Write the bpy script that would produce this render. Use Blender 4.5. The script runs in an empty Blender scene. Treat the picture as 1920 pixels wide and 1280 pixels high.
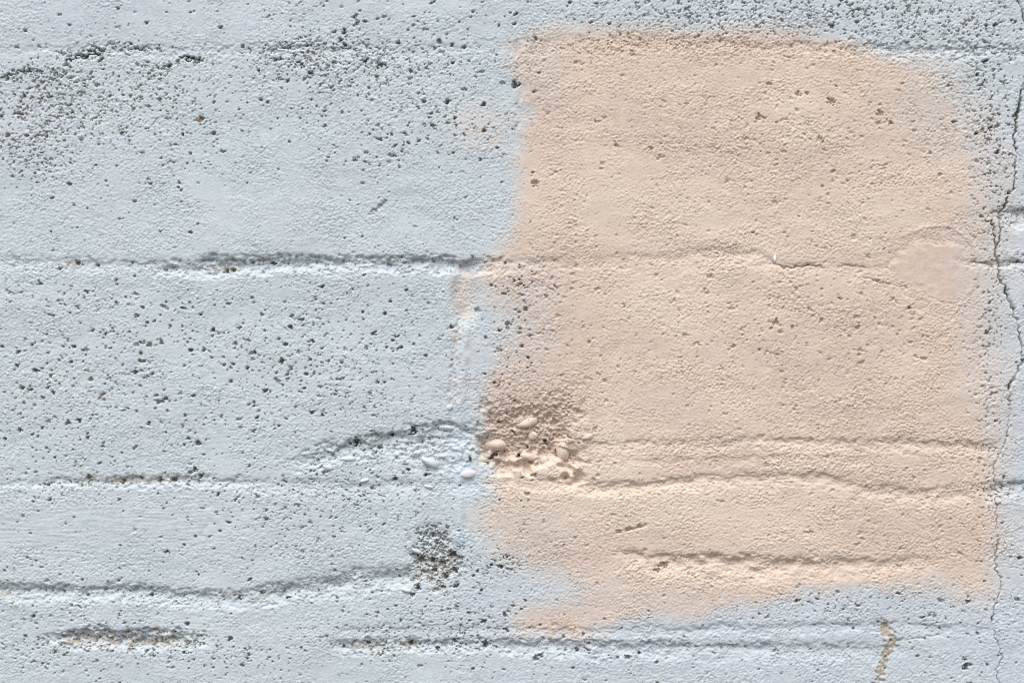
# Painted concrete block wall, close up: pale blue paint with a beige painted patch.
import bpy, math
import numpy as np
from mathutils import Vector

scene = bpy.context.scene
col = scene.collection

# ------------------------------------------------------------------ camera, sky, sun, exposure
S = 0.0005                     # metres per unit of the wall's survey grid
CX, CY, ZC = 960.0, 640.0, 1.35

cam_data = bpy.data.cameras.new('camera')
cam_data.sensor_width = 36.0
cam_data.lens = 75.0
cam_data.clip_start = 0.05
cam_data.clip_end = 500.0
cam = bpy.data.objects.new('camera', cam_data)
cam.location = (0.0, -2.0, ZC)
cam.rotation_euler = (math.radians(90), 0, 0)
col.objects.link(cam)
scene.camera = cam

SUN_EL, SUN_AZ = 60.0, 12.0     # elevation; azimuth off the wall's normal, towards the left
world = bpy.data.worlds.new('World')
scene.world = world
world.use_nodes = True
wn = world.node_tree
wn.nodes.clear()
sky = wn.nodes.new('ShaderNodeTexSky')
sky.sky_type = 'NISHITA'
sky.sun_disc = False
sky.sun_elevation = math.radians(SUN_EL)
sky.sun_rotation = math.radians(180 + SUN_AZ)
sky.air_density = 1.0
sky.dust_density = 4.0
sky.ozone_density = 1.0
bg = wn.nodes.new('ShaderNodeBackground')
bg.inputs['Strength'].default_value = 0.11
wo = wn.nodes.new('ShaderNodeOutputWorld')
veil = wn.nodes.new('ShaderNodeHueSaturation')     # a thin overcast takes most of the blue out
veil.inputs['Saturation'].default_value = 0.30
wn.links.new(sky.outputs[0], veil.inputs['Color'])
wn.links.new(veil.outputs[0], bg.inputs[0])
wn.links.new(bg.outputs[0], wo.inputs[0])

sun_d = bpy.data.lights.new('sun', 'SUN')
sun_d.energy = 1.3
sun_d.angle = math.radians(50)
sun_d.color = (1.0, 0.95, 0.88)
sun = bpy.data.objects.new('sun', sun_d)
el, az = math.radians(SUN_EL), math.radians(SUN_AZ)
d_to = Vector((-math.sin(az) * math.cos(el), -math.cos(az) * math.cos(el), math.sin(el)))
sun.rotation_euler = d_to.to_track_quat('Z', 'Y').to_euler()
sun.location = d_to * 5
col.objects.link(sun)

vs = scene.view_settings
vs.view_transform = 'Standard'
vs.look = 'None'
vs.gamma = 1.0
vs.use_curve_mapping = False
vs.exposure = 0.61
scene.cycles.use_denoising = False
scene.cycles.filter_width = 1.1

# ------------------------------------------------------------------ materials
def new_mat(name):
    m = bpy.data.materials.new(name)
    m.use_nodes = True
    nt = m.node_tree
    return m, nt, nt.nodes['Principled BSDF']

def noise(nt, scale, detail=3.0, rough=0.55, vec=None):
    n = nt.nodes.new('ShaderNodeTexNoise')
    n.inputs['Scale'].default_value = scale
    n.inputs['Detail'].default_value = detail
    n.inputs['Roughness'].default_value = rough
    if vec is not None:
        nt.links.new(vec, n.inputs['Vector'])
    return n.outputs['Fac']

def ramp(nt, src, p0, c0, p1, c1):
    r = nt.nodes.new('ShaderNodeValToRGB')
    r.color_ramp.elements[0].position = p0
    r.color_ramp.elements[0].color = (*c0, 1)
    r.color_ramp.elements[1].position = p1
    r.color_ramp.elements[1].color = (*c1, 1)
    nt.links.new(src, r.inputs[0])
    return r.outputs['Color']

def mixc(nt, fac, a, b):
    m = nt.nodes.new('ShaderNodeMix')
    m.data_type = 'RGBA'
    for sock, v in ((m.inputs[0], fac), (m.inputs[6], a), (m.inputs[7], b)):
        if hasattr(v, 'is_linked'):
            nt.links.new(v, sock)
        elif isinstance(v, (int, float)):
            sock.default_value = v
        else:
            sock.default_value = (*v, 1)
    return m.outputs[2]

BLUE_A, BLUE_B = (0.475, 0.555, 0.605), (0.535, 0.605, 0.65)
BEIGE_A, BEIGE_B = (0.592, 0.480, 0.405), (0.636, 0.526, 0.452)

def painted_concrete():
    m, nt, p = new_mat('painted_concrete')
    geo = nt.nodes.new('ShaderNodeNewGeometry')
    pos = geo.outputs['Position']
    at = nt.nodes.new('ShaderNodeAttribute')
    at.attribute_name = 'paint'          # r: beige coat, g: unpainted concrete, b: tan tone of that concrete
    sep = nt.nodes.new('ShaderNodeSeparateColor')
    nt.links.new(at.outputs['Color'], sep.inputs[0])
    at2 = nt.nodes.new('ShaderNodeAttribute')
    at2.attribute_name = 'tint'          # r: cream wash, g: lavender coat, b: brushed pale blue
    sep2 = nt.nodes.new('ShaderNodeSeparateColor')
    nt.links.new(at2.outputs['Color'], sep2.inputs[0])
    blue = ramp(nt, noise(nt, 9.0, 4, 0.6, pos), 0.35, BLUE_A, 0.65, BLUE_B)
    blue = mixc(nt, sep2.outputs[1], blue, (0.515, 0.562, 0.635))
    blue = mixc(nt, sep2.outputs[2], blue, (0.54, 0.65, 0.735))
    fleck = ramp(nt, noise(nt, 170.0, 3, 0.6, pos), 0.40, (0, 0, 0), 0.66, (1, 1, 1))
    blue = mixc(nt, fleck, blue, (0.565, 0.63, 0.67))
    beige = ramp(nt, noise(nt, 11.0, 4, 0.6, pos), 0.35, BEIGE_A, 0.65, BEIGE_B)
    fleck2 = ramp(nt, noise(nt, 120.0, 3, 0.6, pos), 0.42, (0, 0, 0), 0.70, (1, 1, 1))
    beige = mixc(nt, fleck2, beige, (0.67, 0.56, 0.488))
    beige = mixc(nt, sep2.outputs[0], beige, (0.70, 0.592, 0.50))
    paint = mixc(nt, sep.outputs[0], blue, beige)
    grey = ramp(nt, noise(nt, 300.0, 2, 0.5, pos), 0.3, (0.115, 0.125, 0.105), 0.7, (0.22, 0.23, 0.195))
    tan = ramp(nt, noise(nt, 260.0, 2, 0.5, pos), 0.3, (0.27, 0.205, 0.135), 0.7, (0.47, 0.38, 0.265))
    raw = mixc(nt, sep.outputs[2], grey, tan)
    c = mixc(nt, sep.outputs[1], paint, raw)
    nt.links.new(c, p.inputs['Base Color'])
    p.inputs['Roughness'].default_value = 0.75
    p.inputs['Specular IOR Level'].default_value = 0.25
    b = nt.nodes.new('ShaderNodeBump')
    b.inputs['Strength'].default_value = 0.35
    b.inputs['Distance'].default_value = 0.0006
    nt.links.new(noise(nt, 420.0, 3, 0.65, pos), b.inputs['Height'])
    nt.links.new(b.outputs[0], p.inputs['Normal'])
    return m

def stone_mat(name, a, b):
    m, nt, p = new_mat(name)
    geo = nt.nodes.new('ShaderNodeNewGeometry')
    nt.links.new(ramp(nt, noise(nt, 140.0, 4, 0.6, geo.outputs['Position']), 0.35, a, 0.65, b), p.inputs['Base Color'])
    p.inputs['Roughness'].default_value = 0.55
    bm_ = nt.nodes.new('ShaderNodeBump')
    bm_.inputs['Strength'].default_value = 0.4
    bm_.inputs['Distance'].default_value = 0.0006
    nt.links.new(noise(nt, 260.0, 3, 0.6, geo.outputs['Position']), bm_.inputs['Height'])
    nt.links.new(bm_.outputs[0], p.inputs['Normal'])
    return m

M_WALL = painted_concrete()
M_STONE = {
    'blue': stone_mat('pebble_blue_paint', (0.53, 0.60, 0.64), (0.60, 0.66, 0.69)),
    'lav': stone_mat('pebble_lavender_paint', (0.57, 0.575, 0.61), (0.64, 0.64, 0.67)),
    'beige': stone_mat('pebble_beige_paint', (0.58, 0.48, 0.41), (0.67, 0.57, 0.49)),
    'grey': stone_mat('pebble_grey', (0.48, 0.435, 0.40), (0.58, 0.54, 0.50)),
    'cream': stone_mat('pebble_cream', (0.61, 0.51, 0.40), (0.70, 0.60, 0.49)),
    'white': stone_mat('pebble_white', (0.74, 0.72, 0.66), (0.80, 0.78, 0.74)),
}

# ------------------------------------------------------------------ relief of the wall face (survey units, out of the wall positive)
rng = np.random.default_rng(20)
P = 1.6
X0, Y0, NX, NY = -64.0, -64.0, 1281, 881
xs = X0 + P * np.arange(NX)
ys = Y0 + P * np.arange(NY)
X, Y = np.meshgrid(xs, ys)
FX = np.fft.rfftfreq(NX, P)[None, :]
FY = np.fft.fftfreq(NY, P)[:, None]

def band(wl, ax=1.0, sig=0.45, tilt=0.0):
    """noise with one dominant wavelength; ax > 1 stretches it along the courses"""
    w = np.fft.rfft2(rng.standard_normal((NY, NX)))
    fy = FY + tilt * FX
    f = np.sqrt((FX * ax) ** 2 + fy ** 2)
    f[0, 0] = 1e-6
    g = np.exp(-np.log(f * wl) ** 2 / (2 * sig * sig))
    g[0, 0] = 0
    o = np.fft.irfft2(w * g, s=(NY, NX))
    return o / o.std()

def sstep(a, b, v):
    t = np.clip((v - a) / (b - a), 0, 1)
    return t * t * (3 - 2 * t)

def blob(cx, cy, rx, ry, p=1.5, rot=0.0):
    dx, dy = X - cx, Y - cy
    if rot:
        c, s = math.cos(rot), math.sin(rot)
        dx, dy = c * dx + s * dy, -s * dx + c * dy
    return np.exp(-(((dx / rx) ** 2 + (dy / ry) ** 2) ** p))

n5, n7, n12 = band(5.0, 1.15, .35), band(7.5, 1.3, 0.4, 0.15), band(13, 1.35, 0.4, 0.15)
n24, n50, n120, n300 = band(24, 1.5), band(50, 1.5), band(120, 1.4), band(300, 1.3)
wig1, wig2 = band(16, 1.6), band(44, 2.0)
stri = band(7, 12.0, 0.35)
pat = band(70, 1.3)
pat2 = band(100, 1.6)

# how rough the skin is
R = 0.80 + 0.10 * n120 + 0.06 * n50
for a, *b in [
    (-.45, 290, 40, 110, 42), (-.40, 90, 60, 60, 40), (-.45, 760, 14, 190, 30), (-.35, 50, 100, 70, 30),
    (-.30, 330, 640, 130, 60), (-.40, 170, 985, 230, 50), (-.45, 400, 1030, 40, 90), (-.30, 620, 700, 180, 60),
    (-.45, 260, 1255, 150, 22), (-.30, 560, 1255, 160, 26), (-.35, 1140, 640, 90, 60), (-.25, 1150, 330, 110, 80),
    (-.20, 1500, 640, 200, 40), (-.30, 860, 1250, 200, 26), (-.30, 1760, 1220, 90, 40), (-.2, 500, 370, 160, 50),
    (.35, 560, 105, 150, 55), (.30, 740, 130, 190, 80), (.25, 150, 170, 190, 80), (.30, 1320, 25, 300, 40),
    (.30, 1240, 85, 240, 26), (.8, 1000, 790, 100, 72), (.6, 820, 1040, 50, 70), (.3, 1380, 280, 160, 60),
    (.9, 1330, 468, 70, 20), (.35, 700, 850, 170, 40), (.2, 1640, 780, 220, 70), (.25, 1560, 860, 330, 40),
    (.3, 1320, 1085, 130, 26), (.25, 560, 1050, 220, 40), (.2, 300, 520, 300, 30), (.2, 1700, 1010, 170, 60)]:
    R += a * blob(*b)
R -= .35 * np.exp(-((X - 425 - 8 * n120) / 26) ** 2) + .2 * np.exp(-((X - 60 - 8 * n120) / 30) ** 2) * (Y > 850)
R += .22 * pat2
R = np.clip(R + .06, 0.2, 2.0)

crease = (1 - sstep(.05, .40, np.abs(band(11, 1.5, .5, .1)))) * sstep(-.1, .9, .8 * band(9, 1.4, .5) + .5 * n5)
crease2 = (1 - sstep(.05, .34, np.abs(band(19, 1.7, .6, .12)))) * sstep(.35, 1.2, .9 * band(15, 1.4, .6) + .4 * n7)
H = R * (0.36 * n5 + 0.27 * n7 + 0.14 * n12 + 0.10 * n24 - 1.25 * crease - 1.3 * crease2) + 0.16 * n50 + 0.28 * n120 + 0.7 * n300
stria = blob(180, 1000, 320, 75, 3) + 0.7 * blob(480, 750, 380, 90, 3) + 0.8 * blob(250, 1150, 300, 40, 3) + 0.5 * blob(1100, 640, 200, 50)
H += 0.16 * stria * stri

RAW = np.zeros_like(H)
TAN = np.clip(0.15 + 0.25 * pat, 0, 1)
for a, *b in [(.8, 110, 230, 190, 90), (.6, 330, 240, 130, 90), (.7, 120, 720, 170, 90), (.6, 280, 700, 130, 90),
              (.9, 280, 895, 150, 30), (.9, 220, 1198, 150, 18), (.9, 20, 1115, 60, 18), (1.0, 815, 1080, 60, 45), (.5, 160, 495, 60, 20),
              (.6, 420, 505, 50, 14), (.5, 720, 1210, 90, 14), (1.0, 1660, 1210, 50, 60)]:
    TAN += a * blob(*b)
TAN = np.clip(TAN, 0, 1)

# ---- bed joints: (x, y, depth, upper width, lower width)
def interp(poly, k):
    return np.interp(xs, [p[0] for p in poly], [p[k] for p in poly])[None, :]

UP = np.zeros_like(H)          # soffit of each joint, where darker grey-green flecks go
JM = np.zeros_like(H)          # how much a point lies in a joint
vary = np.clip(.6 * band(90, 1.0) + .6 * band(40, 1.0), -2, 2)
edge = .8 * n12 + .6 * n7
def joint(poly, wob=2.0, step=0.0, fall=160.0, scale=1.4):
    global H, JM, UP
    y = interp(poly, 1); dep = interp(poly, 2); wu = interp(poly, 3); wd = interp(poly, 4)
    d = Y - y + wob * wig2 + 0.9 * wob * wig1 + 1.6 * edge
    up = sstep(0, 1, 1 + d / (1.25 * wu)) * (d <= 0)
    dn = (1 - sstep(0, 1, d / (2.0 * wd))) * (d > 0)
    pr = up + dn
    on = (X >= poly[0][0] - 30) & (X <= poly[-1][0] + 30)
    end = sstep(poly[0][0] - 30, poly[0][0] + 20, X) * (1 - sstep(poly[-1][0] - 20, poly[-1][0] + 30, X))
    pr = pr * end
    H -= scale * dep * pr * (1 + .10 * n12 + .10 * n24 + .32 * vary)
    H += np.clip(dep / 8, 0, 1.2) * up * end * (.9 * n7 + .7 * n12)
    if step:
        H += step * end * sstep(0, 1, d / wd) * np.exp(-np.clip(d, 0, None) / fall)
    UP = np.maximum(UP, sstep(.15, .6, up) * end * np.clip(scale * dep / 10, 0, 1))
    JM = np.maximum(JM, pr * np.clip(dep / 5.0, 0, 1))

JA = [(-70, 88, 1.5, 8, 10), (120, 95, 2, 8, 12), (190, 86, 4, 9, 10), (280, 92, 3, 9, 12), (420, 92, 2.2, 7, 10), (560, 91, 3.5, 8, 12),
      (700, 92, 3, 10, 14), (860, 92, 2, 12, 16), (980, 84, 1.6, 14, 18), (1150, 78, 1.8, 16, 20), (1300, 83, 2, 16, 20), (1420, 88, 2, 14, 18), (1560, 88, 3, 8, 14),
      (1650, 90, 4.5, 7, 13), (1990, 92, 4.5, 7, 13)]
JB = [(-70, 490, 2, 14, 12), (120, 492, 2.6, 14, 11), (180, 496, 3, 12, 11), (250, 496, 2.2, 8, 12), (330, 502, 5, 16, 12), (420, 500, 12, 24, 13), (500, 498, 10, 20, 11),
      (560, 492, 8, 18, 11), (700, 494, 8, 18, 12), (830, 494, 9, 16, 12), (900, 494, 7, 12, 14), (960, 491, 2.6, 11, 13), (1100, 492, 1.4, 12, 14), (1250, 486, 1.6, 16, 20),
      (1340, 474, 3.2, 20, 20), (1420, 478, 2.6, 14, 20), (1470, 500, 1.2, 10, 14), (1600, 502, 1.2, 10, 14), (1690, 500, 1, 9, 10), (1800, 490, .5, 9, 10),
      (1850, 494, 3.5, 8, 8), (1990, 494, 3.5, 8, 8)]
JC = [(-70, 906, 1.5, 10, 10), (50, 904, 2, 10, 8), (150, 903, 4.5, 12, 8), (260, 902, 6.5, 13, 8), (340, 901, 7, 14, 8), (420, 903, 4, 12, 8), (520, 909, 2.5, 14, 14), (700, 912, 3, 16, 18),
      (860, 908, 2.5, 16, 16), (960, 902, 2, 14, 14), (1060, 908, 4, 12, 12), (1130, 914, 5, 12, 14), (1220, 908, 5, 10, 14), (1320, 897, 4.5, 10, 14), (1420, 896, 4, 10, 14), (1480, 891, 4, 9, 14), (1545, 894, 4.5, 11, 18),
      (1600, 908, 4.8, 14, 18), (1660, 921, 5, 15, 18), (1730, 925, 5, 15, 18), (1800, 921, 4.8, 15, 18), (1865, 912, 5, 12, 18), (1990, 908, 4.2, 18, 26)]
JD = [(-70, 1104, 8, 15, 14), (40, 1106, 8, 16, 14), (150, 1109, 8, 16, 14), (270, 1108, 8, 17, 13), (330, 1117, 6.5, 17, 14), (420, 1121, 5.5, 16, 16), (500, 1112, 6, 18, 16), (570, 1100, 7, 20, 18),
      (650, 1092, 8, 26, 18), (740, 1082, 7, 24, 18), (800, 1075, 4, 16, 16)]
JD2 = [(1165, 1034, 4, 10, 18), (1240, 1046, 7, 13, 24), (1350, 1050, 7.5, 13, 26), (1450, 1054, 7, 13, 24), (1560, 1056, 6, 12, 22), (1660, 1056, 3.5, 12, 20), (1760, 1050, 1.5, 12, 18)]
JE = [(95, 1192, 8, 14, 12), (180, 1192, 13, 18, 14), (260, 1196, 14, 18, 16), (330, 1195, 10, 14, 14), (385, 1196, 4, 8, 10)]
JF = [(635, 1210, 7, 12, 11), (760, 1205, 8, 12, 11), (900, 1205, 6.5, 10, 12), (1000, 1208, 6.5, 10, 14), (1150, 1212, 7, 12, 16), (1300, 1214, 5.2, 13, 18), (1480, 1213, 4.8, 12, 18), (1640, 1214, 3, 12, 18), (1700, 1215, 1.5, 10, 14)]
JG = [(540, 866, 3, 10, 12), (600, 853, 6, 16, 16), (660, 838, 9, 20, 18), (740, 820, 9, 20, 20), (830, 808, 8, 18, 20), (900, 806, 6, 16, 20)]
JH = [(1110, 832, 2.5, 9, 14), (1250, 832, 3, 10, 14), (1400, 826, 3, 10, 14), (1560, 832, 4, 11, 15), (1700, 830, 4.5, 11, 15), (1860, 836, 4, 11, 14)]
JI = [(1120, 858, 2, 8, 12), (1300, 862, 2.5, 8, 12), (1450, 856, 2.5, 8, 12), (1640, 862, 2, 8, 12)]
JK = [(1872, 398, 3.5, 12, 12), (1895, 401, 5, 14, 18), (1990, 402, 4.2, 14, 20)]
JL = [(640, 1178, 1.5, 8, 10), (1180, 1182, 2, 8, 10), (1640, 1170, 2.5, 9, 12), (1850, 1178, 1.5, 8, 10)]
joint(JA, 3.4, 0.5, scale=.6)
joint(JB, 2.0, 0.6, scale=1.05)
joint(JC, 1.6, 1.2, scale=.85)
joint(JD, 1.8, 0.6, scale=.95)
joint(JD2, 1.6, 1.5, scale=.95)
joint(JE, 2.4, 0.0, scale=1.05)
joint(JF, 1.6, 0.2, scale=.85)
joint(JG, 3.4, scale=.95)
joint(JH, 2.4, 0.6, scale=.8)
joint(JI, 2.4, scale=.7)
joint(JK, 1.6, 0)
joint(JL, 2.4, scale=1.0)

# ---- the upright joint: a shallow gap with a bead of mortar down it
gap = blob(873, 556, 26, 52, 2.5)
H -= 9 * gap
H -= 5.0 * blob(882, 506, 30, 12, 2)
bx = np.interp(ys, [520, 560, 640, 720, 800, 900, 1000, 1060], [892, 884, 872, 866, 864, 862, 862, 860])[:, None]
bead = np.exp(-((X - bx - 1.2 * wig2) / 8.0) ** 2) * sstep(560, 610, Y) * (1 - sstep(1010, 1060, Y)) * (1 - .75 * blob(868, 830, 60, 60))
H += 4.5 * bead
seam = np.exp(-((X - bx + 17 - 1.5 * wig1) / 6.0) ** 2) * sstep(560, 610, Y) * (1 - sstep(790, 830, Y))
H -= 4.2 * seam
SM = sstep(.35, .8, np.maximum(np.maximum(gap, bead), seam) * (Y > 500))
H -= 2.0 * np.exp(-((X - 974 - 3 * wig2) / 7.0) ** 2) * sstep(15, 40, Y) * (1 - sstep(270, 330, Y))
H -= 1.0 * np.exp(-((X - 388 - 4 * wig2) / 7.0) ** 2) * sstep(560, 620, Y) * (1 - sstep(1040, 1090, Y))
H -= 0.8 * np.exp(-((X - 408 - 4 * wig2) / 6.0) ** 2) * sstep(90, 130, Y) * (1 - sstep(260, 320, Y))

# ---- the broken hollow and the honeycombed corner
hx = X + 9 * n120 + 7 * n50 + 4 * n24
hy = Y + 9 * n120 + 7 * n50 + 4 * n24
hol = sstep(898, 930, hx) * (1 - sstep(1055, 1108, hx + .12 * (hy - 800) - 25 * sstep(780, 860, hy) + 25)) * sstep(700, 800, hy + 30 * sstep(990, 1060, X) - 22 * np.exp(-((X - 1000) / 40) ** 2)) * (1 - sstep(866, 894, hy - .05 * (hx - 1000)))
H -= 21 * hol * (.12 + .88 * sstep(700, 858, hy)) - hol * (2.6 * (.8 - np.abs(band(34, 1.0))) + 1.6 * (.8 - np.abs(band(16, 1.2))) + .5 * n12 + 1.6 * n50 + .75 * n7)
H += 2.5 * np.exp(-((X - 1102 + .12 * (Y - 800) + 4 * n50) / 8) ** 2) * sstep(740, 780, Y) * (1 - sstep(840, 880, Y))
hol2 = blob(838, 852, 150, 38, 2.0, .05)
H -= 3.5 * hol2 - hol2 * (.9 * n24 + .6 * n12)
hc = np.clip(blob(818, 1048, 46, 64, 1.3, -.2) + .16 * n50 + .10 * n24, 0, 1) * blob(818, 1048, 75, 85, 3)
hcn = sstep(.60, 1.3, .55 * n12 + .8 * n7 + .4 * n24 + 1.9 * (hc - .45)) * sstep(.12, .6, hc)
H -= 4.5 * hcn + 5 * hc
RAW = np.maximum(RAW, .58 * hcn)

# ---- smooth trowelled disc of filler with its faint ring
ddx, ddy = X - 1750, Y - 508
rd = np.sqrt((ddx / 64) ** 2 + (ddy / 58) ** 2) + .10 * n120 + .07 * n50 + .03 * n24
disc = 1 - sstep(.78, 1.08, rd)
Hs = 1.0 + 0.12 * n24 + .05 * n7
H = H * (1 - disc) + (Hs - .5 * sstep(-.5, 1, ddx / 64 * -.6 + ddy / 58 * .6)) * disc
ringr = np.sqrt((ddx / 84) ** 2 + ((ddy + 12) / 74) ** 2) + .04 * n120
H += 1.5 * np.exp(-((ringr - 1) / .055) ** 2) * sstep(-.2, .6, ddx / 90 - ddy / 90) * .9
H -= 1.0 * np.exp(-((rd - 1.08) / .05) ** 2) * sstep(-.1, .5, -ddx / 90 + ddy / 80)

# ---- crevices: hooked gaps in the skin, thick in some places and absent in others
C = 0.20 + 0.08 * pat
for a, *b in [
    (1.0, 1400, 20, 330, 46), (.8, 1750, 70, 200, 80), (.75, 1860, 260, 60, 190), (.6, 1790, 200, 70, 120), (.85, 110, 175, 170, 60), (.55, 100, 250, 150, 70), (.7, 60, 300, 80, 60),
    (.85, 560, 110, 110, 60), (.75, 730, 130, 180, 60), (.55, 850, 240, 160, 70), (.6, 340, 180, 100, 80), (.5, 230, 50, 70, 40), (.45, 560, 20, 90, 30),
    (.5, 100, 560, 160, 40), (.35, 640, 555, 160, 40), (.7, 1020, 545, 90, 40), (.5, 700, 750, 120, 60), (.5, 560, 690, 130, 70), (.4, 100, 760, 130, 70),
    (1.3, 818, 1046, 46, 62), (.9, 930, 1060, 60, 26), (.6, 620, 960, 190, 50), (.5, 560, 1040, 150, 30), (.5, 1640, 1130, 230, 30), (.5, 100, 920, 150, 30), (.6, 230, 1205, 190, 26),
    (.5, 80, 1225, 120, 40), (.5, 420, 1230, 160, 40), (.4, 700, 1190, 150, 40), (.45, 1340, 280, 160, 60), (.5, 1330, 470, 80, 20), (.35, 1560, 640, 240, 80), (.55, 1240, 690, 90, 40), (.6, 1080, 110, 130, 40),
    (.6, 1330, 90, 300, 24), (.7, 1000, 770, 90, 60), (.6, 720, 870, 170, 30), (.5, 1850, 600, 50, 220), (.5, 1850, 900, 50, 160), (.4, 1000, 1040, 110, 60), (.6, 880, 1180, 70, 60),
    (-.3, 760, 12, 160, 26), (-.3, 280, 35, 100, 30), (-.2, 450, 380, 200, 60), (-.3, 400, 1040, 40, 70), (-.2, 200, 975, 200, 30), (-.2, 1160, 340, 90, 60), (-.3, 260, 1255, 150, 20), (-1, 1750, 508, 76, 70)]:
    C += a * blob(*b)
BEIGE_ZONE = sstep(950, 1010, X) * (1 - sstep(1800, 1860, X)) * sstep(60, 110, Y) * (1 - sstep(1080, 1130, Y))
C = np.clip(C, 0, 1.4)
cn = 0.7 * band(8, 1.3, .6) + 0.65 * band(17, 1.4, .7) + .45 * band(34, 1.3, .6) 
cn /= cn.std()
hook = 1 - sstep(.10, .42, np.abs(band(22, 1.3, .45)))
hook_at = .8 * band(17, 1.3, .5) + .35 * n7
hook_at /= hook_at.std()
thr = 2.75 - 1.45 * C
for a, *b in [(1.0, 60, 140, 90, 14), (1.1, 160, 103, 60, 12), (.9, 250, 90, 60, 10), (.8, 350, 112, 40, 14), (.8, 560, 90, 70, 14), (.7, 300, 128, 40, 12)]:
    C += a * blob(*b)
C = np.clip(C + .55 * JM * (1 - BEIGE_ZONE), 0, 1.4)
thr = 2.75 - 1.35 * C
crev = np.maximum(.9 * sstep(0, .55, cn - thr - .15), hook * sstep(0, .5, hook_at - (2.15 - 1.45 * C)))
H -= (2.0 + 2.6 * np.clip(C, 0, 1)) * crev * (1 - .45 * BEIGE_ZONE)

# ---- pores
Hp = np.zeros_like(H)
def pore(px, py, r, dep, ang=0.0, asp=1.0, raw=0.0, tan=None):
    m = r * max(asp, 1) * 2.2 + 3
    i0, i1 = max(int((px - m - X0) / P), 0), min(int((px + m - X0) / P) + 2, NX)
    j0, j1 = max(int((py - m - Y0) / P), 0), min(int((py + m - Y0) / P) + 2, NY)
    if i1 <= i0 or j1 <= j0:
        return
    xx, yy = X[j0:j1, i0:i1] - px, Y[j0:j1, i0:i1] - py
    c, s = math.cos(ang), math.sin(ang)
    u, v = (c * xx + s * yy) / asp, -s * xx + c * yy
    q = np.sqrt(u * u + v * v) / r + .22 * n12[j0:j1, i0:i1] + .24 * n7[j0:j1, i0:i1] + .12 * n5[j0:j1, i0:i1]
    f = 1 - sstep(.45, 1.25, q)
    if px > 1000 and px < 1830 and 60 < py < 1110:
        dep *= .62
    Hp[j0:j1, i0:i1] = np.maximum(Hp[j0:j1, i0:i1], dep * f)
    if raw:
        RAW[j0:j1, i0:i1] = np.maximum(RAW[j0:j1, i0:i1], raw * (1 - sstep(.5, 1.1, q)))
        if tan is not None:
            w = f > .3
            TAN[j0:j1, i0:i1][w] = tan

PD = 0.10 + 0 * H
for a, *b in [
    (1.0, 590, 650, 190, 85), (.8, 260, 650, 170, 70), (.9, 120, 730, 150, 110), (.6, 420, 790, 230, 70), (.6, 300, 560, 200, 30), (.9, 120, 210, 180, 110), (.8, 340, 250, 120, 90), (.5, 600, 180, 130, 70),
    (.8, 740, 260, 130, 60), (.6, 1450, 25, 420, 50), (.5, 1850, 260, 60, 200), (.5, 1860, 600, 50, 170), (.6, 1560, 600, 280, 80), (.5, 1560, 240, 230, 110), (.8, 1000, 560, 90, 70), (.5, 960, 660, 70, 70),
    (.6, 150, 890, 180, 40), (.5, 400, 960, 120, 50), (.5, 180, 1060, 200, 40), (.6, 200, 1160, 220, 40), (.6, 300, 1230, 320, 40), (.5, 620, 930, 180, 60), (.6, 1650, 1125, 230, 36), (.4, 900, 1150, 120, 50),
    (.4, 1000, 1230, 260, 40), (.4, 1770, 1220, 110, 50), (.5, 780, 1170, 120, 60), (.5, 740, 60, 200, 50)]:
    PD += a * blob(*b)
PD += .22 * BEIGE_ZONE
PD = np.clip(PD - 1.2 * blob(1750, 508, 76, 70) - .25 * blob(450, 400, 170, 60), 0, 1.2)
n_try = 30000
tx = rng.uniform(X0, xs[-1], n_try); ty = rng.uniform(Y0, ys[-1], n_try); tu = rng.uniform(0, 1.2, n_try)
ii = ((tx - X0) / P).astype(int); jj = ((ty - Y0) / P).astype(int)
for k in np.nonzero(tu < PD[jj, ii] * .60)[0]:
    r = .95 + rng.gamma(1.1, .55)
    r = min(r, 4.2)
    in_beige = 1000 < tx[k] < 1840 and 70 < ty[k] < 1120
    raw = 0.0 if in_beige else (0.85 if rng.random() < .75 else 0.3)
    pore(tx[k], ty[k], r, 1.4 + 1.25 * r, rng.uniform(-.6, .6), rng.uniform(1, 1.5), raw)

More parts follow.
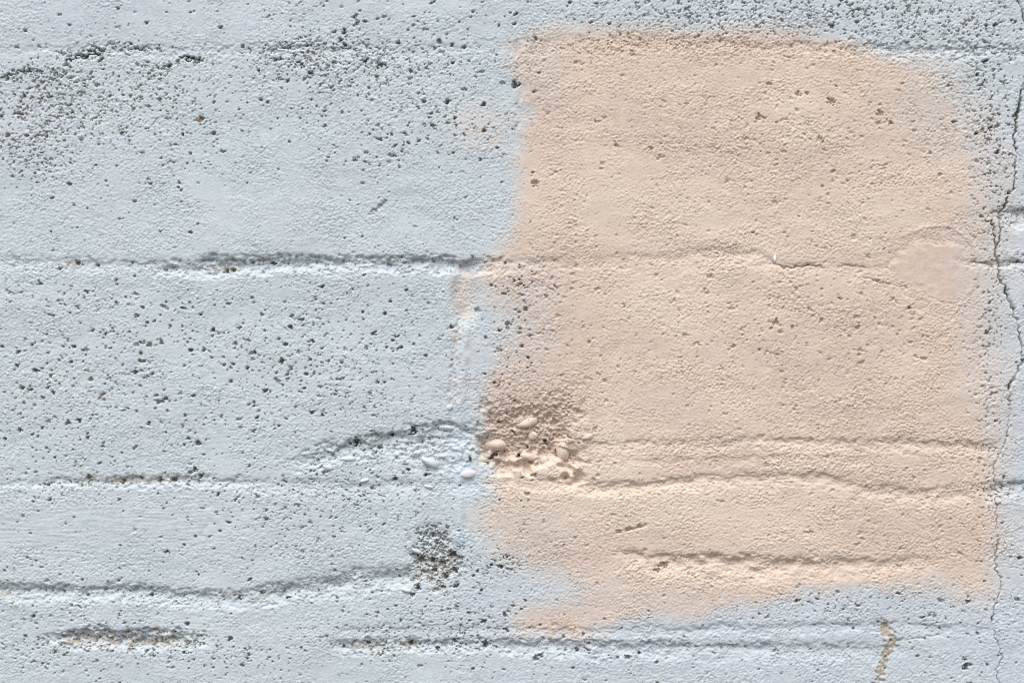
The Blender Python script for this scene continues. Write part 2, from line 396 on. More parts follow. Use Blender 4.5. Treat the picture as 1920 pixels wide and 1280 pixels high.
# pores one can pick out: x, y, radius, (1 = tan inside, 0 = grey inside, -1 = painted inside)
PORES = [
    (275, 44, 5, 1), (48, 58, 5, 1), (456, 87, 5, 1), (486, 133, 6, 0), (582, 137, 6, 0), (585, 186, 5, 0), (490, 187, 5, 1), (380, 222, 6, 1), (230, 248, 6, 1), (343, 253, 6, 1), (400, 250, 5, 1), (302, 296, 5, 1),
    (336, 342, 5, 1), (97, 373, 6, 1), (252, 378, 4, 1), (340, 378, 3.4, 1), (372, 379, 3.4, 1), (371, 420, 4.4, 1), (45, 180, 7, 1), (95, 182, 6, 1), (38, 213, 8, 1), (135, 210, 6, 1), (15, 254, 6, 1), (87, 255, 6, 1),
    (130, 197, 5, 1), (222, 16, 4, 1), (360, 22, 5, 0), (415, 52, 5, 0), (645, 60, 9, 0), (648, 84, 9, 0), (638, 75, 7, 0), (747, 80, 6, 0), (848, 84, 6, 0), (714, 122, 8, 0), (685, 115, 6, 0), (849, 118, 6, 0), (870, 88, 5, 0),
    (839, 190, 7, 1), (811, 237, 6, 1), (785, 203, 5, 0), (907, 196, 6, 0), (852, 222, 5, 0), (765, 268, 5, 0), (712, 262, 6, 1), (785, 265, 5, 1), (846, 324, 4.5, 0), (901, 333, 4, 0), (940, 342, 4.5, 0), (657, 376, 3.5, 0),
    (1068, 5, 6, 0), (967, 25, 6, 0), (965, 45, 6, 0), (1005, 73, 7, 0), (1011, 137, 5.5, 0), (1002, 172, 6, 1), (967, 158, 9, 0), (908, 243, 7, 0), (933, 278, 5, 0), (1004, 345, 9, -1), (1120, 228, 6, -1), (1056, 240, 4, -1),
    (1155, 270, 8, -1), (1221, 277, 7, -1), (1080, 117, 5, -1), (1442, 157, 6, -1), (1597, 143, 6, -1), (1567, 161, 4, 0), (1692, 157, 5, -1), (1497, 176, 9, -1), (1512, 174, 7, -1), (1560, 190, 9, -1), (1649, 213, 8, -1),
    (1670, 231, 8, -1), (1423, 219, 8, -1), (1432, 221, 6, -1), (1540, 268, 6, 0), (1564, 322, 6, -1), (1541, 350, 5, -1), (1762, 328, 5, -1), (1745, 286, 6, -1), (1589, 340, 5, -1), (1455, 230, 5, -1), (1832, 140, 6, 0),
    (1848, 115, 7, 0), (1870, 286, 7, 0), (1778, 160, 5, 0), (1850, 48, 6, 0), (1790, 230, 8, 0), (1830, 250, 6, 0), (1902, 216, 6, 0), (1890, 362, 7, 0),
    (95, 436, 4, 0), (299, 436, 4, 0), (357, 436, 4, 0), (145, 492, 8, 1), (183, 498, 7, 1), (112, 503, 6, 1), (73, 531, 6, 0), (512, 494, 8, 0), (425, 509, 9, 1), (436, 506, 7, 1), (605, 538, 7, 0), (99, 591, 4, 0), (150, 605, 5, 0),
    (198, 626, 5, 0), (243, 621, 4, 0), (290, 602, 5, 1), (376, 591, 5, 0), (62, 647, 7, 1), (138, 650, 7, 1), (34, 660, 5, 1), (133, 680, 6, 1), (32, 685, 6, 1), (65, 695, 6, 0), (265, 642, 6, 1), (303, 642, 6, 1),
    (264, 662, 4.5, 0), (383, 655, 5.5, 0), (357, 656, 8, 0), (400, 619, 7, 0), (457, 622, 4.5, 0), (545, 612, 7, 1), (547, 592, 5, 0), (585, 638, 6, 0), (535, 645, 6, 0), (604, 653, 5, 0), (477, 661, 6, 0), (528, 675, 8, 0),
    (437, 683, 5, 0), (465, 688, 6, 0), (575, 700, 5, 0), (588, 700, 5, 0), (255, 697, 6, 0), (284, 700, 5, 1), (570, 727, 5, 0), (497, 733, 6, 0), (363, 742, 6, 1), (312, 747, 6, 1), (297, 753, 6, 1), (476, 761, 5, 0),
    (585, 773, 6, 0), (604, 778, 6, 0), (481, 782, 6, 0), (129, 792, 6, 1), (149, 788, 6, 0), (37, 807, 7, 1), (280, 793, 5, 0), (265, 800, 5, 0), (164, 813, 5, 0), (352, 822, 7, 1), (370, 830, 8, 1), (345, 832, 6, 1),
    (9, 822, 5, 1), (87, 840, 5, 0), (42, 727, 7, 1), (56, 730, 6, 1), (92, 728, 7, 1), (100, 736, 6, 1), (680, 585, 5, 0), (700, 625, 6, 0), (722, 588, 6, 0), (741, 630, 7, 0), (737, 638, 5, 0), (688, 655, 6, 0),
    (750, 652, 6, 0), (725, 652, 5, 0), (776, 645, 4.5, 0), (846, 613, 6, 0), (938, 620, 6, 0), (953, 608, 7, -1), (945, 551, 4.5, 0), (1042, 538, 6, -1), (1025, 555, 7, -1), (964, 527, 6, 0), (974, 525, 5, 0), (983, 535, 5, 0),
    (939, 656, 4, 0), (968, 662, 4.5, 0), (991, 670, 6, 0), (910, 700, 4.5, 0), (927, 718, 5, 0), (935, 722, 4, 0), (1105, 640, 6, -1), (1170, 570, 5, -1), (709, 717, 5, 0), (775, 808, 10, 0), (668, 828, 10, 0),
    (656, 831, 7, 1), (712, 838, 6, 1), (735, 815, 7, 0), (1575, 560, 7, -1), (1705, 577, 6, 0), (1673, 560, 5, -1), (1485, 613, 6, -1), (1423, 655, 6, -1), (1375, 650, 6, -1), (1608, 615, 6, -1), (1610, 665, 6, -1),
    (1540, 542, 5, -1), (1328, 585, 5, -1), (1412, 437, 7, -1), (1540, 600, 6, -1), (92, 937, 5, 1), (365, 880, 8, 1), (376, 892, 7, 1), (265, 895, 7, 1), (325, 898, 9, 1), (300, 900, 8, 1), (230, 903, 7, 1), (165, 895, 7, 1),
    (426, 978, 6, 0), (412, 995, 6, 0), (313, 1035, 6, 0), (372, 1076, 5, 0), (226, 1022, 4, 0), (223, 1088, 6, 0), (345, 1223, 6, 0), (103, 1222, 5, 0), (350, 1170, 6, 0), (62, 1154, 5, 0), (430, 1197, 8, 1), (410, 925, 7, 1),
    (284, 1116, 6, 1), (163, 1115, 5, 1), (450, 1122, 6, 1), (490, 1111, 6, 1), (540, 1120, 6, 1), (840, 988, 6, 1), (812, 1003, 7, 0), (903, 1107, 6, 0), (840, 1142, 5, 0), (908, 1165, 7, 0), (910, 1207, 8, 0), (977, 1141, 4, 0),
    (783, 1102, 13, 1), (775, 1114, 8, 1), (855, 1098, 8, 1), (830, 1100, 8, 1), (835, 1080, 10, 1), (850, 1040, 10, 0), (853, 1068, 9, 0), (788, 1048, 10, 0), (812, 1050, 9, 0), (815, 1068, 10, 0), (830, 1055, 8, 0), (770, 1205, 7, 0),
    (820, 1215, 8, 1), (645, 1212, 6, 1), (690, 1205, 6, 0), (1080, 1219, 6, 0), (1197, 1222, 6, 0), (1104, 1205, 4, 0), (922, 1058, 6, 0), (940, 1062, 6, 0), (888, 1078, 5, 0), (950, 1042, 5, 0), (1058, 1020, 5, 0), (1570, 1108, 6, 0),
    (1685, 1112, 5, 0), (1495, 1126, 5, 0), (1833, 1186, 4.5, 0), (1600, 1178, 5, 1), (1845, 1089, 5, 0), (1912, 1046, 5, 0), (1812, 1248, 8, 0), (1822, 1246, 6, -1), (1806, 1252, 6, 0), (962, 808, 5, 0), (1024, 828, 9, 0), (1068, 821, 7, 0),
    (921, 857, 11, 0), (930, 853, 8, 0), (971, 855, 9, 0), (1006, 873, 8, -1), (1000, 891, 7, -1), (739, 898, 7, 0), (765, 880, 6, 0), (797, 890, 5, 0), (880, 862, 7, 0), (1198, 986, 8, -1), (1180, 992, 7, -1), (1162, 996, 6, -1),
    (1244, 1060, 10, -1), (1232, 1070, 8, -1), (1455, 606, 9, -1), (1446, 614, 6, -1)]
for (px, py, r, t) in PORES:
    pore(px, py, r * rng.uniform(.38, .64), 2.0 + 1.25 * r, rng.uniform(-.5, .5), rng.uniform(1, 1.35), .80 if t >= 0 else 0.0, (1.0 if t == 1 else 0.35) if t >= 0 else None)
# scratch
for k in range(7):
    pore(698 + 4 * k, 398 - 3.2 * k, 3.4, 3.4, -.7, 1.6, .5, .1)
H -= Hp

# ---- fissures and the long crack
CRK = np.zeros_like(H)
def fissure(pts, store=True, wob=1.0):
    """pts: (x, y, half width, depth)"""
    global H
    for (a, b) in zip(pts[:-1], pts[1:]):
        m = 16
        i0, i1 = max(int((min(a[0], b[0]) - m - X0) / P), 0), min(int((max(a[0], b[0]) + m - X0) / P) + 2, NX)
        j0, j1 = max(int((min(a[1], b[1]) - m - Y0) / P), 0), min(int((max(a[1], b[1]) + m - Y0) / P) + 2, NY)
        if i1 <= i0 or j1 <= j0:
            continue
        xx = X[j0:j1, i0:i1] + wob * 1.1 * wig1[j0:j1, i0:i1]
        yy = Y[j0:j1, i0:i1] + wob * 1.1 * n12[j0:j1, i0:i1]
        ex, ey = b[0] - a[0], b[1] - a[1]
        t = np.clip(((xx - a[0]) * ex + (yy - a[1]) * ey) / (ex * ex + ey * ey + 1e-9), 0, 1)
        d = np.hypot(xx - a[0] - t * ex, yy - a[1] - t * ey)
        w = np.maximum(.72 * (a[2] + t * (b[2] - a[2])), 1.15); dep = (a[3] + t * (b[3] - a[3])) * (.95 + .2 * wig2[j0:j1, i0:i1]) * (.78 if a[1] > 580 and store else 1)
        f = np.exp(-(d / w) ** 2)
        FIS[j0:j1, i0:i1] = np.maximum(FIS[j0:j1, i0:i1], dep * f)
        if store:
            CRK[j0:j1, i0:i1] = np.maximum(CRK[j0:j1, i0:i1], f)
FIS = np.zeros_like(H)
fissure([(1904, -70, 1.6, 7), (1908, 0, 1.6, 8), (1915, 13, 1.7, 9), (1918, 27, 2.2, 10), (1926, 60, 1.8, 9), (1930, 120, 2, 10), (1920, 165, 2.6, 12), (1915, 178, 2.8, 12), (1911, 201, 3.2, 13),
         (1906, 220, 4.5, 14), (1906, 235, 2.0, 10), (1901, 259, 1.8, 10), (1904, 275, 1.8, 9), (1908, 292, 1.7, 9), (1903, 309, 2.0, 9), (1904, 322, 1.6, 8), (1901, 353, 1.6, 8), (1890, 364, 1.6, 6), (1886, 386, 2.5, 9),
         (1874, 400, 3.2, 11), (1876, 430, 1.7, 8), (1874, 453, 1.7, 8), (1868, 464, 2.2, 9), (1867, 482, 3.2, 10), (1874, 494, 2.0, 8), (1873, 517, 1.8, 8), (1874, 526, 1.6, 6), (1885, 534, 1.7, 7), (1886, 552, 3.2, 12),
         (1895, 568, 3.0, 12), (1901, 584, 1.9, 10), (1908, 608, 1.7, 9), (1913, 638, 2.0, 10), (1918, 655, 1.8, 9), (1916, 678, 1.9, 9), (1908, 699, 2.3, 10), (1895, 719, 2.8, 11), (1890, 725, 3.0, 11), (1893, 739, 1.6, 7),
         (1894, 752, 3.0, 8), (1895, 773, 1.9, 7), (1891, 799, 1.5, 5), (1886, 826, 1.7, 5), (1878, 850, 1.4, 4), (1864, 867, 1.5, 6), (1863, 880, 1.6, 7), (1866, 904, 2.0, 8), (1868, 934, 1.6, 7), (1869, 974, 1.7, 7), (1870, 1001, 1.5, 6),
         (1873, 1018, 2.0, 8), (1866, 1038, 1.9, 8), (1868, 1065, 2.0, 8), (1871, 1075, 1.5, 7), (1877, 1085, 1.6, 7), (1877, 1105, 1.8, 8), (1869, 1122, 1.6, 7), (1864, 1142, 1.7, 7), (1860, 1162, 2.1, 9), (1859, 1176, 2.0, 8),
         (1864, 1189, 1.5, 7), (1873, 1213, 1.5, 7), (1880, 1233, 1.6, 7), (1874, 1245, 1.7, 7), (1868, 1253, 1.5, 5), (1872, 1290, 1.4, 5), (1866, 1350, 1.4, 5)])
fissure([(1880, 395, 2.2, 9), (1863, 397, 1.6, 7), (1861, 416, 1.7, 7), (1864, 433, 1.7, 7), (1866, 457, 1.9, 8), (1868, 466, 2, 8)])
fissure([(0, 150, 2.4, 8), (25, 140, 3.0, 10), (45, 131, 3.0, 10), (62, 131, 2.4, 6), (78, 138, 2.4, 6)], False, 3)
fissure([(86, 150, 2.7, 8), (105, 144, 3.0, 10), (122, 141, 2.4, 6)], False, 3)
fissure([(122, 122, 2.7, 8), (132, 110, 4.2, 13), (150, 107, 3.6, 11), (170, 100, 3.6, 11), (196, 92, 4.5, 13)], False, 3)
fissure([(240, 90, 2.7, 8), (272, 92, 3.3, 10)], False, 3)
fissure([(300, 131, 3.0, 10), (320, 123, 2.7, 10)], False, 3)
fissure([(343, 108, 3.0, 10), (358, 112, 3.6, 11), (372, 115, 3.0, 10)], False, 3)
fissure([(520, 90, 1.6, 4), (560, 87, 1.9, 6), (605, 86, 2, 6), (610, 80, 1.5, 5)], False, 1.5)
fissure([(1450, 492, 1.6, 5), (1470, 502, 1.8, 5), (1500, 499, 1.8, 6), (1530, 497, 2, 7), (1545, 503, 1.5, 4)], False, 1)
fissure([(1568, 498, 1.8, 6), (1600, 498, 1.7, 6), (1620, 501, 1.5, 4)], False, 1)
fissure([(1620, 520, 1.8, 5), (1660, 532, 1.8, 5), (1700, 540, 1.5, 4)], False, 1)
fissure([(1822, 491, 1.6, 6), (1840, 492, 1.9, 7), (1862, 497, 1.7, 6)], False, 1.4)
fissure([(1895, 492, 2, 7), (1985, 490, 2, 7)], False, 1.4)
fissure([(1890, 906, 1.8, 6), (1940, 904, 2.2, 6)], False, 1.4)
fissure([(1700, 1200, 1.5, 4), (1720, 1196, 1.6, 4), (1760, 1190, 1.2, 3)], False, 1)
fissure([(1160, 998, 2, 4), (1185, 992, 2.6, 6), (1212, 984, 2, 4)], False, 1)
H -= FIS
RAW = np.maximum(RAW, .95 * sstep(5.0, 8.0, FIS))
TAN[FIS > 4] = .05

# ---- the chipped streak of bare concrete, lower right
cs = np.interp(ys, [1155, 1165, 1185, 1200, 1215, 1240, 1265, 1300], [1655, 1657, 1664, 1676, 1668, 1658, 1650, 1645])[:, None]
cw = np.interp(ys, [1155, 1165, 1185, 1200, 1215, 1240, 1258, 1272, 1300], [0, 8, 13, 13, 11, 8, 7, 5, 0])[:, None]
chip = (1 - sstep(.55, 1.15, np.abs(X - cs + 3 * wig1) / np.maximum(cw, .1) + .25 * n12)) * (cw > .2)
H -= 2.6 * chip + chip * 1.0 * n12 * .5
RAW = np.maximum(RAW, .8 * chip * sstep(-2.2, -.7, n12 + .5 * n7))
TAN = np.maximum(TAN, chip * np.clip(.95 + .25 * n24 - .9 * blob(1678, 1208, 14, 14), 0.2, 1))

# bare flecks along joints where the brush missed
for poly, x0, x1, dy, amt in [(JE, 100, 380, 8, 1.0), (JD, -64, 40, 8, .6), (JC, 150, 350, -3, .8), (JB, 100, 200, 2, .6), (JB, 380, 460, 6, .8), (JF, 640, 800, 4, .8), (JB, 620, 850, 8, .25), (JD, 420, 560, 4, .5)]:
    d = Y - interp(poly, 1) - dy
    z = np.exp(-(d / 9) ** 2) * sstep(x0, x0 + 20, X) * (1 - sstep(x1 - 20, x1, X))
    RAW = np.maximum(RAW, .8 * amt * z * sstep(.1, 1.0, n12 + .6 * n24 + 1.0 * z - .4))
RAW = np.maximum(RAW, .62 * UP * (1 - BEIGE_ZONE) * sstep(-.1, 1.3, .9 * n12 + .7 * n7 + .5 * n24))  # darker flecks over the joint soffits, outside the beige zone
# crevices deep enough that paint bridged them
RAW = np.maximum(RAW, .8 * crev * sstep(.15, .6, C) * (1 - .8 * BEIGE_ZONE))

# ------------------------------------------------------------------ the beige coat
POLY = [(958, 92), (975, 72), (1050, 57), (1150, 51), (1300, 54), (1400, 57), (1500, 60), (1560, 68), (1590, 88), (1660, 104), (1740, 116), (1790, 145), (1834, 200),
        (1856, 270), (1872, 340), (1876, 420), (1874, 500), (1864, 600), (1874, 680), (1872, 760), (1874, 850), (1872, 960), (1874, 1030), (1866, 1090), (1852, 1117), (1800, 1114),
        (1750, 1098), (1640, 1098), (1569, 1104), (1448, 1122), (1364, 1139), (1280, 1149), (1190, 1153), (1100, 1184), (1026, 1196), (982, 1180), (974, 1152), (996, 1136), (1050, 1124), (1084, 1106),
        (1010, 1078), (962, 1050), (925, 1011), (888, 980), (890, 962), (930, 935), (924, 905), (918, 880), (908, 862), (906, 820), (908, 770), (912, 735), (924, 705), (944, 672),
        (952, 630), (940, 590), (912, 548), (898, 520), (912, 496), (940, 472), (962, 430), (976, 395), (974, 350), (968, 300), (977, 260), (986, 225), (980, 190), (974, 160), (960, 122)]
def signed_dist(poly):
    """distance to the outline, positive inside, on a coarser lattice, then spread to the full one"""
    q = 4
    gx, gy = np.meshgrid(xs[::q], ys[::q])
    best = np.full(gx.shape, 1e9); ins = np.zeros(gx.shape, bool)
    n = len(poly)
    for k in range(n):
        (ax, ay), (bx_, by_) = poly[k], poly[(k + 1) % n]
        ex, ey = bx_ - ax, by_ - ay
        t = np.clip(((gx - ax) * ex + (gy - ay) * ey) / (ex * ex + ey * ey), 0, 1)
        best = np.minimum(best, np.hypot(gx - ax - t * ex, gy - ay - t * ey))
        cr = ((ay > gy) != (by_ > gy))
        xi = ax + (gy - ay) * ex / (ey if ey else 1e-9)
        ins ^= cr & (gx < xi)
    sd = np.where(ins, best, -best)
    u = np.clip((xs - xs[0]) / (q * P), 0, gx.shape[1] - 1.001); v = np.clip((ys - ys[0]) / (q * P), 0, gx.shape[0] - 1.001)
    iu, iv = u.astype(int), v.astype(int); fu, fv = (u - iu)[None, :], (v - iv)[:, None]
    a = sd[np.ix_(iv, iu)]; b = sd[np.ix_(iv, iu + 1)]; c = sd[np.ix_(iv + 1, iu)]; d = sd[np.ix_(iv + 1, iu + 1)]
    return (a * (1 - fu) + b * fu) * (1 - fv) + (c * (1 - fu) + d * fu) * fv
SD = signed_dist(POLY) + 4 * n120 + 2.5 * n50 + 1.5 * n24 + 2 * n7 + 2 * n12
feather = 25 + 46 * sstep(1650, 1800, X) * (1 - .55 * sstep(800, 900, Y)) + 16 * blob(930, 600, 60, 100, 2) + 26 * blob(1010, 1085, 120, 55, 2) + 8 * blob(900, 960, 60, 60)
BEI = sstep(-1, 1, SD / feather)
# coat is thinner near some edges, so the paler blue comes through
thin = .45 * blob(975, 600, 70, 110, 1.5) + .30 * blob(970, 1010, 110, 70, 1.5) + .45 * blob(1800, 180, 110, 110) + .30 * blob(1840, 520, 60, 260, 2) + .25 * blob(1000, 130, 60, 80) + .2 * blob(1150, 1120, 200, 40) + .35 * blob(1040, 1105, 80, 40)
BEI = np.clip(BEI * (1 - thin * (1 - .5 * sstep(-1, 1, n24))), 0, 1)
over = .40 * blob(905, 240, 60, 45) + .85 * blob(871, 553, 24, 52, 2) + .45 * np.exp(-((X - 850 - 6 * n120 - 5 * n50) / 7) ** 2) * sstep(520, 560, Y) * (1 - sstep(760, 800, Y)) * sstep(-.6, .8, n50 + .4 * n24) + .22 * blob(1890, 1000, 40, 110, 2) + .22 * blob(880, 690, 30, 90) + .2 * blob(1880, 420, 40, 200)
BEI = np.maximum(BEI, np.clip(over * (.8 + .3 * n24), 0, .6))
PATCH = BEI > .42

CREAM = np.clip(.15 + .35 * n300 * .5 + .25 * n120 * .5, 0, 1)
for a, *b in [(.55, 1150, 950, 260, 60), (.55, 1320, 1080, 170, 30), (.5, 1250, 560, 240, 60), (.45, 1050, 885, 140, 20), (.5, 1300, 400, 250, 90), (.35, 1450, 150, 250, 60), (.4, 1420, 930, 200, 40), (.4, 1130, 790, 40, 70),
              (.35, 1600, 420, 180, 60), (.3, 1300, 830, 180, 40), (-.4, 1750, 508, 80, 70), (-.5, 1000, 760, 90, 50), (-.4, 990, 600, 90, 110), (-.3, 1750, 1000, 150, 70), (-.3, 980, 1010, 110, 60)]:
    CREAM += a * blob(*b)
CREAM = np.clip(CREAM, 0, 1)
LAV = np.clip(.15 + .25 * n300 + 1.0 * blob(1500, 1220, 600, 110, 2) + .7 * blob(1000, 1130, 200, 60) + .5 * blob(1900, 500, 60, 700, 3) + .5 * blob(200, 30, 400, 60) - .3 * blob(300, 600, 500, 200), 0, 1)

STRIP = np.clip(.75 * np.exp(-((X - bx - 6 - 3 * wig2) / 13) ** 2) * sstep(560, 620, Y) * (1 - sstep(1030, 1070, Y)) + .5 * blob(880, 890, 40, 22), 0, 1)
# ------------------------------------------------------------------ which piece each face belongs to
def fc(a):
    return .25 * (a[:-1, :-1] + a[1:, :-1] + a[:-1, 1:] + a[1:, 1:])
fX, fY = fc(X), fc(Y)
fxs = .5 * (xs[1:] + xs[:-1])
def jline(poly):
    return np.interp(fxs, [p[0] for p in poly], [p[1] for p in poly])[None, :]
wob2 = fc(wig2)
yA, yB, yC = jline(JA) + 2 * wob2, jline(JB) + 2 * wob2, jline(JC) + 2 * wob2
low = np.interp(fxs, [-70, 270, 420, 650, 800, 870, 1165, 1350, 1560, 1760, 1990], [1104, 1108, 1121, 1092, 1080, 1074, 1034, 1050, 1056, 1062, 1066])[None, :] + 2 * wob2
row = (fY > yA).astype(int) + (fY > yB) + (fY > yC) + (fY > low)
crx = np.interp(.5 * (ys[1:] + ys[:-1]), [-70, 165, 220, 355, 400, 520, 568, 655, 725, 860, 1060, 1180, 1350], [1915, 1920, 1906, 1902, 1874, 1873, 1895, 1918, 1890, 1866, 1868, 1860, 1868])[:, None]
mid = np.where(row <= 1, 974, 868) + 0 * fX
mid = np.where(row == 4, 900, mid)
colm = (fX > mid).astype(int) + (fX > crx)
blk = row * 3 + colm                                       # 5 courses x 3
fJM, fSM, fCRK, fB = fc(JM), fc(SM), fc(CRK), fc(BEI)
joint_id = np.where(np.abs(fY - yA) < 40, 0, np.where(np.abs(fY - yB) < 45, 1, np.where(np.abs(fY - yC) < 45, 2, np.where(np.abs(fY - low) < 45, 3, 4))))
is_joint = (fJM > .5) & (joint_id < 4)
groove_e = (fJM > .5) & (np.abs(fY - 1193) < 34) & (fX < 420)
groove_f = (fJM > .5) & (np.abs(fY - 1210) < 34) & (fX > 600)
fhol, fhc, fdisc, fchip = fc(hol), fc(hc), fc(disc), fc(chip)

lab = blk.copy()                                           # 0..14 blocks
lab[is_joint] = 20 + joint_id[is_joint]
lab[groove_e] = 25
lab[groove_f] = 26
lab[(fSM > .5) & (fY < 1060)] = 24
inb = fc(PATCH.astype(float)) > .5
PT = inb & (fX > 880)
lab = np.where(PT, 40 + np.where(is_joint | (fSM > .5), 15, blk), lab)
lab[fhol > .35] = 30
lab[fhc > .5] = 31
lab[fdisc > .5] = 32
lab[fchip > .5] = 33
lab[(fCRK > .30) & (fX > 1840)] = 34

# keep each piece in one: specks go to the piece around them, larger islands become pieces of their own
def components(L):
    ny, nx = L.shape
    runs, par = [], []
    def find(a):
        while par[a] != a:
            par[a] = par[par[a]]
            a = par[a]
        return a
    cid = np.zeros(L.shape, np.int32)
    prev = []
    for j in range(ny):
        cuts = np.concatenate(([0], np.nonzero(L[j, 1:] != L[j, :-1])[0] + 1, [nx]))
        cur = []
        k = 0
        for a, b in zip(cuts[:-1], cuts[1:]):
            me_ = len(par); par.append(me_)
            cur.append((a, b, me_)); runs.append((j, a, b))
            while k < len(prev) and prev[k][1] <= a:
                k += 1
            q = k
            while q < len(prev) and prev[q][0] < b:
                if L[j - 1, prev[q][0]] == L[j, a]:
                    ra, rb = find(prev[q][2]), find(me_)
                    if ra != rb:
                        par[rb] = ra
                q += 1
        prev = cur
    for n, (j, a, b) in enumerate(runs):
        cid[j, a:b] = find(n)
    return cid
for _ in range(4):
    cid = components(lab)
    ids, first, cnt = np.unique(cid, return_index=True, return_counts=True)
    small = (cnt < 900)
    if not small.any():
        break
    tgt = np.full(cid.max() + 1, -1)
    for c, f in zip(ids[small], first[small]):
        j, i = divmod(int(f), lab.shape[1])
        tgt[c] = lab[j, i - 1] if i > 0 else (lab[j - 1, i] if j > 0 else lab[j, i])
    t = tgt[cid]
    lab = np.where(t >= 0, t, lab)
cid = components(lab)

# ------------------------------------------------------------------ meshes
VX = ((X - CX) * S).ravel(); VY = (-H * S).ravel(); VZ = (ZC - (Y - CY) * S).ravel()
CO = np.stack([VX, VY, VZ], 1).astype(np.float32)
gy_, gx_ = np.gradient(H, P)
NRM = np.stack([-gx_.ravel(), -np.ones(H.size), gy_.ravel()], 1)
NRM /= np.linalg.norm(NRM, axis=1)[:, None]
RAW = np.clip(RAW, 0, 1)
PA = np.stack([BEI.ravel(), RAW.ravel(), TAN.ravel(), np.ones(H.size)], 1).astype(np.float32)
TI = np.stack([CREAM.ravel(), LAV.ravel(), STRIP.ravel(), np.ones(H.size)], 1).astype(np.float32)
idx = np.arange(NX * NY).reshape(NY, NX)
QUADS = np.stack([idx[1:, :-1], idx[1:, 1:], idx[:-1, 1:], idx[:-1, :-1]], -1).reshape(-1, 4)

def build(name, verts, quads, pa, ti, mat, parent):
    me = bpy.data.meshes.new(name)
    nv, nf = len(verts), len(quads)
    me.vertices.add(nv); me.vertices.foreach_set('co', np.ascontiguousarray(verts, np.float32).ravel())
    me.loops.add(nf * 4); me.loops.foreach_set('vertex_index', np.ascontiguousarray(quads, np.int32).ravel())
    me.polygons.add(nf); me.polygons.foreach_set('loop_start', np.arange(0, nf * 4, 4, dtype=np.int32))
    me.polygons.foreach_set('use_smooth', np.ones(nf, bool))
    me.update(calc_edges=True)
    for nm, arr in (('paint', pa), ('tint', ti)):
        if arr is not None:
            a = me.attributes.new(nm, 'FLOAT_COLOR', 'POINT')
            a.data.foreach_set('color', np.ascontiguousarray(arr, np.float32).ravel())
    me.materials.append(mat)
    o = bpy.data.objects.new(name, me)
    col.objects.link(o)
    if parent is not None:
        o.parent = parent
    return o

def piece(name, code, parent, label=None):
    first = None
    here = lab.ravel() == code
    comps, cnt = np.unique(cid.ravel()[here], return_counts=True)
    for c in comps[np.argsort(-cnt)]:
        q = QUADS[np.nonzero(cid.ravel() == c)[0]]
        u, inv = np.unique(q, return_inverse=True)
        o = build(name, CO[u], inv.reshape(-1, 4), PA[u], TI[u], M_WALL, parent)
        if label:
            o['label'] = label
        first = first or o
    return first

wall = bpy.data.objects.new('block_wall', None)
col.objects.link(wall)
wall['label'] = 'pitted concrete block wall painted pale blue with a large beige patch'
wall['category'] = 'wall'
wall['kind'] = 'thing'

for k in range(15):
    piece('block', k, wall)
for k in (20, 21, 22, 23, 24):
    piece('mortar_joint', k, wall)
piece('groove', 25, wall, 'short dark groove with bare tan lower edge')
piece('groove', 26, wall, 'long thin groove running below the beige patch')
patch = piece('paint_patch', 55, wall, 'large beige painted patch with soft sprayed edges')
for k in range(15):
    piece('block_coat', 40 + k, patch)
hollow = piece('broken_hollow', 30, wall, 'rough broken hollow with exposed pebbles')
honey = piece('honeycomb_hole', 31, wall, 'dark crumbly hole showing bare brown concrete')
piece('filler_disc', 32, wall, 'smooth round spot of filler')
piece('bare_chip', 33, wall, 'tan streak of bare concrete where paint has flaked off')
piece('crack', 34, wall, 'long thin dark crack running top to bottom')

# ------------------------------------------------------------------ the wall beyond the close-up, down to the ground
def far_part(x0, x1, y0, y1, step, sink):
    gx = np.linspace(x0, x1, max(int((x1 - x0) / step), 2)); gy = np.linspace(y0, y1, max(int((y1 - y0) / step), 2))
    GX, GY = np.meshgrid(gx, gy)
    k = rng.standard_normal(GX.shape)
    k2 = k + np.roll(k, 1, 0) + np.roll(k, 1, 1) + np.roll(k, (1, 1), (0, 1))
    h = -sink + .8 * np.sin(GX / 61 + 2 * np.sin(GY / 83)) * np.sin(GY / 47 + 1.3) + (.7 if step < 7 else .6) * k
    for yy in list(range(-3150, 4000, 405)):
        h -= (3 + 1.5 * np.sin(GX / 140 + yy)) * np.exp(-((GY - 92 - yy - 4 * np.sin(GX / 90)) / 9) ** 2)
    h -= 3 * np.exp(-((((GX - 870) + 500) % 1000 - 500) / 8) ** 2)
    pit = sstep(4.3, 5.2, k2 + 1.2 * np.sin(GX / 170 + 1.0) * np.sin(GY / 130))
    h -= 5 * pit
    v = np.stack([((GX - CX) * S).ravel(), (-h * S).ravel(), (ZC - (GY - CY) * S).ravel()], 1)
    ny, nx = GX.shape
    ix = np.arange(nx * ny).reshape(ny, nx)
    q = np.stack([ix[1:, :-1], ix[1:, 1:], ix[:-1, 1:], ix[:-1, :-1]], -1).reshape(-1, 4)
    pa = np.zeros((nx * ny, 4)); pa[:, 1] = .7 * pit.ravel(); pa[:, 2] = .4; pa[:, 3] = 1
    ti = np.zeros((nx * ny, 4)); ti[:, 1] = .3; ti[:, 3] = 1
    build('block', v, q, pa, ti, M_WALL, wall)
YB = CY + ZC / S
far_part(-460, -60, -300, 1580, 4.5, .8)
far_part(1980, 2380, -300, 1580, 4.5, .8)
far_part(-2600, -455, -1800, YB, 14, 1.5)
far_part(2375, 4500, -1800, YB, 14, 1.5)
far_part(-460, 2380, -1800, -295, 14, 1.5)
far_part(-460, 2380, 1575, YB, 14, 1.5)
far_part(-65, 1985, -300, -60, 6, 1.2)
far_part(-65, 1985, 1340, 1580, 6, 1.2)

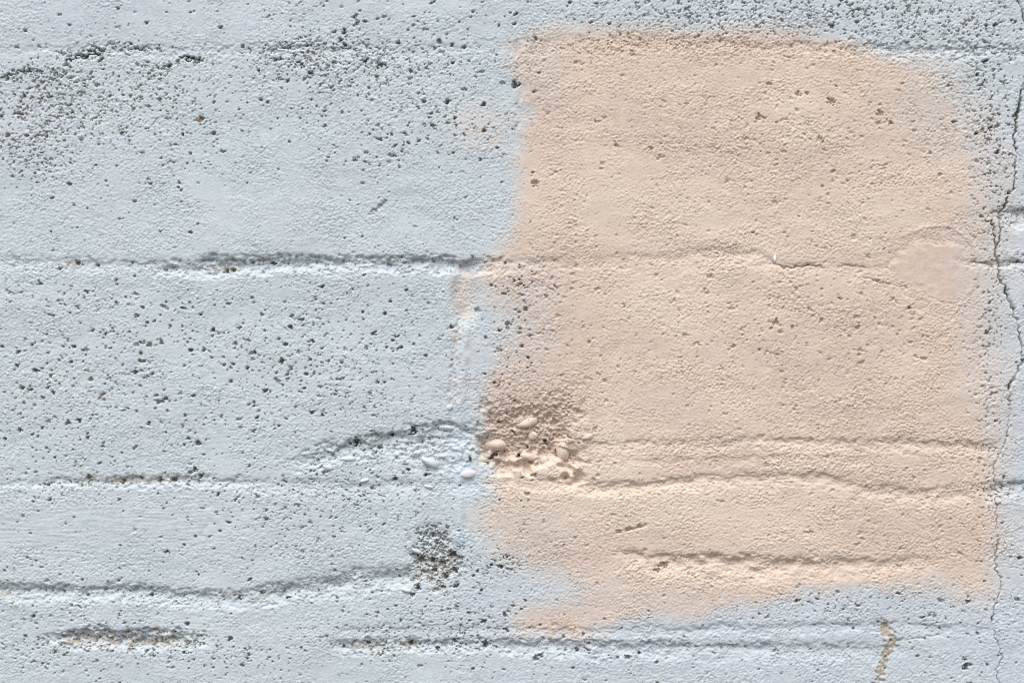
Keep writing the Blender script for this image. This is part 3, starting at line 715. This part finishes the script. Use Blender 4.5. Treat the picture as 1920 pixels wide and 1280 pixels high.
# ------------------------------------------------------------------ pebbles bedded in the concrete
def height_at(px, py):
    return float(H[int(round((py - Y0) / P)), int(round((px - X0) / P))])

def pebble(px, py, rx, ry, ang, kind, out=.55, parent=wall):
    import bmesh
    bm = bmesh.new()
    bmesh.ops.create_icosphere(bm, subdivisions=3, radius=1.0)
    sd = rng.uniform(0, 6, 6)
    for v in bm.verts:
        p = v.co
        k = 1 + .10 * math.sin(2.1 * p.x + sd[0]) * math.cos(1.9 * p.y + sd[1]) + .07 * math.sin(3.3 * p.z + sd[2] + 2 * p.x) + .03 * math.sin(6 * p.x + sd[3]) * math.sin(5 * p.z + sd[4])
        v.co = p * k
    me = bpy.data.meshes.new('pebble')
    bm.to_mesh(me); bm.free()
    me.polygons.foreach_set('use_smooth', np.ones(len(me.polygons), bool))
    me.materials.append(M_STONE[kind])
    o = bpy.data.objects.new('pebble', me)
    rz = (rx + ry) * .30
    o.scale = (rx * S, rz * S, ry * S)
    o.rotation_euler = (rng.uniform(-.15, .15), ang, rng.uniform(-.2, .2))
    hs = max(height_at(px, py), float(np.median(H[int((py - ry - Y0) / P):int((py + ry - Y0) / P) + 1, int((px - rx - X0) / P):int((px + rx - X0) / P) + 1])))
    o.location = ((px - CX) * S, -(hs - rz * (1 - 2 * out) ) * S, ZC - (py - CY) * S)
    col.objects.link(o)
    o.parent = parent
    return o

for args in [
    (929, 835, 21, 12, -.15, 'beige', .42), (989, 793, 20, 9, -.28, 'beige', .45), (1056, 845, 14, 18, .12, 'cream', .36), (994, 857, 17, 8, .12, 'beige', .45), (1022, 864, 9, 9, 0, 'beige', .45),
    (1000, 817, 9, 8, 0, 'cream', .4), (838, 802, 16, 6, .08, 'blue', .45), (1101, 819, 11, 5, -.35, 'beige', .5), (879, 889, 19, 8, 0, 'lav', .3), (906, 862, 8, 5, .4, 'cream', .45), (921, 800, 5, 6, 0, 'beige', .4),
    (653, 860, 15, 6, -.1, 'blue', .42), (806, 866, 19, 8, .42, 'blue', .45), (684, 900, 9, 4, -.3, 'blue', .45), (842, 763, 7, 5, .2, 'blue', .3), (615, 876, 10, 6, .1, 'blue', .4), (782, 1033, 11, 5, .35, 'blue', .4),
    (762, 1106, 10, 3.5, .2, 'blue', .5), (1453, 484, 3.2, 7, .1, 'white', .5), (803, 912, 9, 4, .1, 'blue', .4)]:
    pebble(*args)

# ------------------------------------------------------------------ ground at the wall's foot
me = bpy.data.meshes.new('ground')
me.from_pydata([(-60, -60, 0), (60, -60, 0), (60, .05, 0), (-60, .05, 0)], [], [(0, 1, 2, 3)])
gm, gnt, gp = new_mat('paving')
gg = gnt.nodes.new('ShaderNodeNewGeometry')
gnt.links.new(ramp(gnt, noise(gnt, 6.0, 5, .65, gg.outputs['Position']), .3, (.10, .098, .092), .7, (.17, .165, .155)), gp.inputs['Base Color'])
gp.inputs['Roughness'].default_value = .9
me.materials.append(gm)
ground = bpy.data.objects.new('ground', me)
ground['kind'] = 'structure'
col.objects.link(ground)
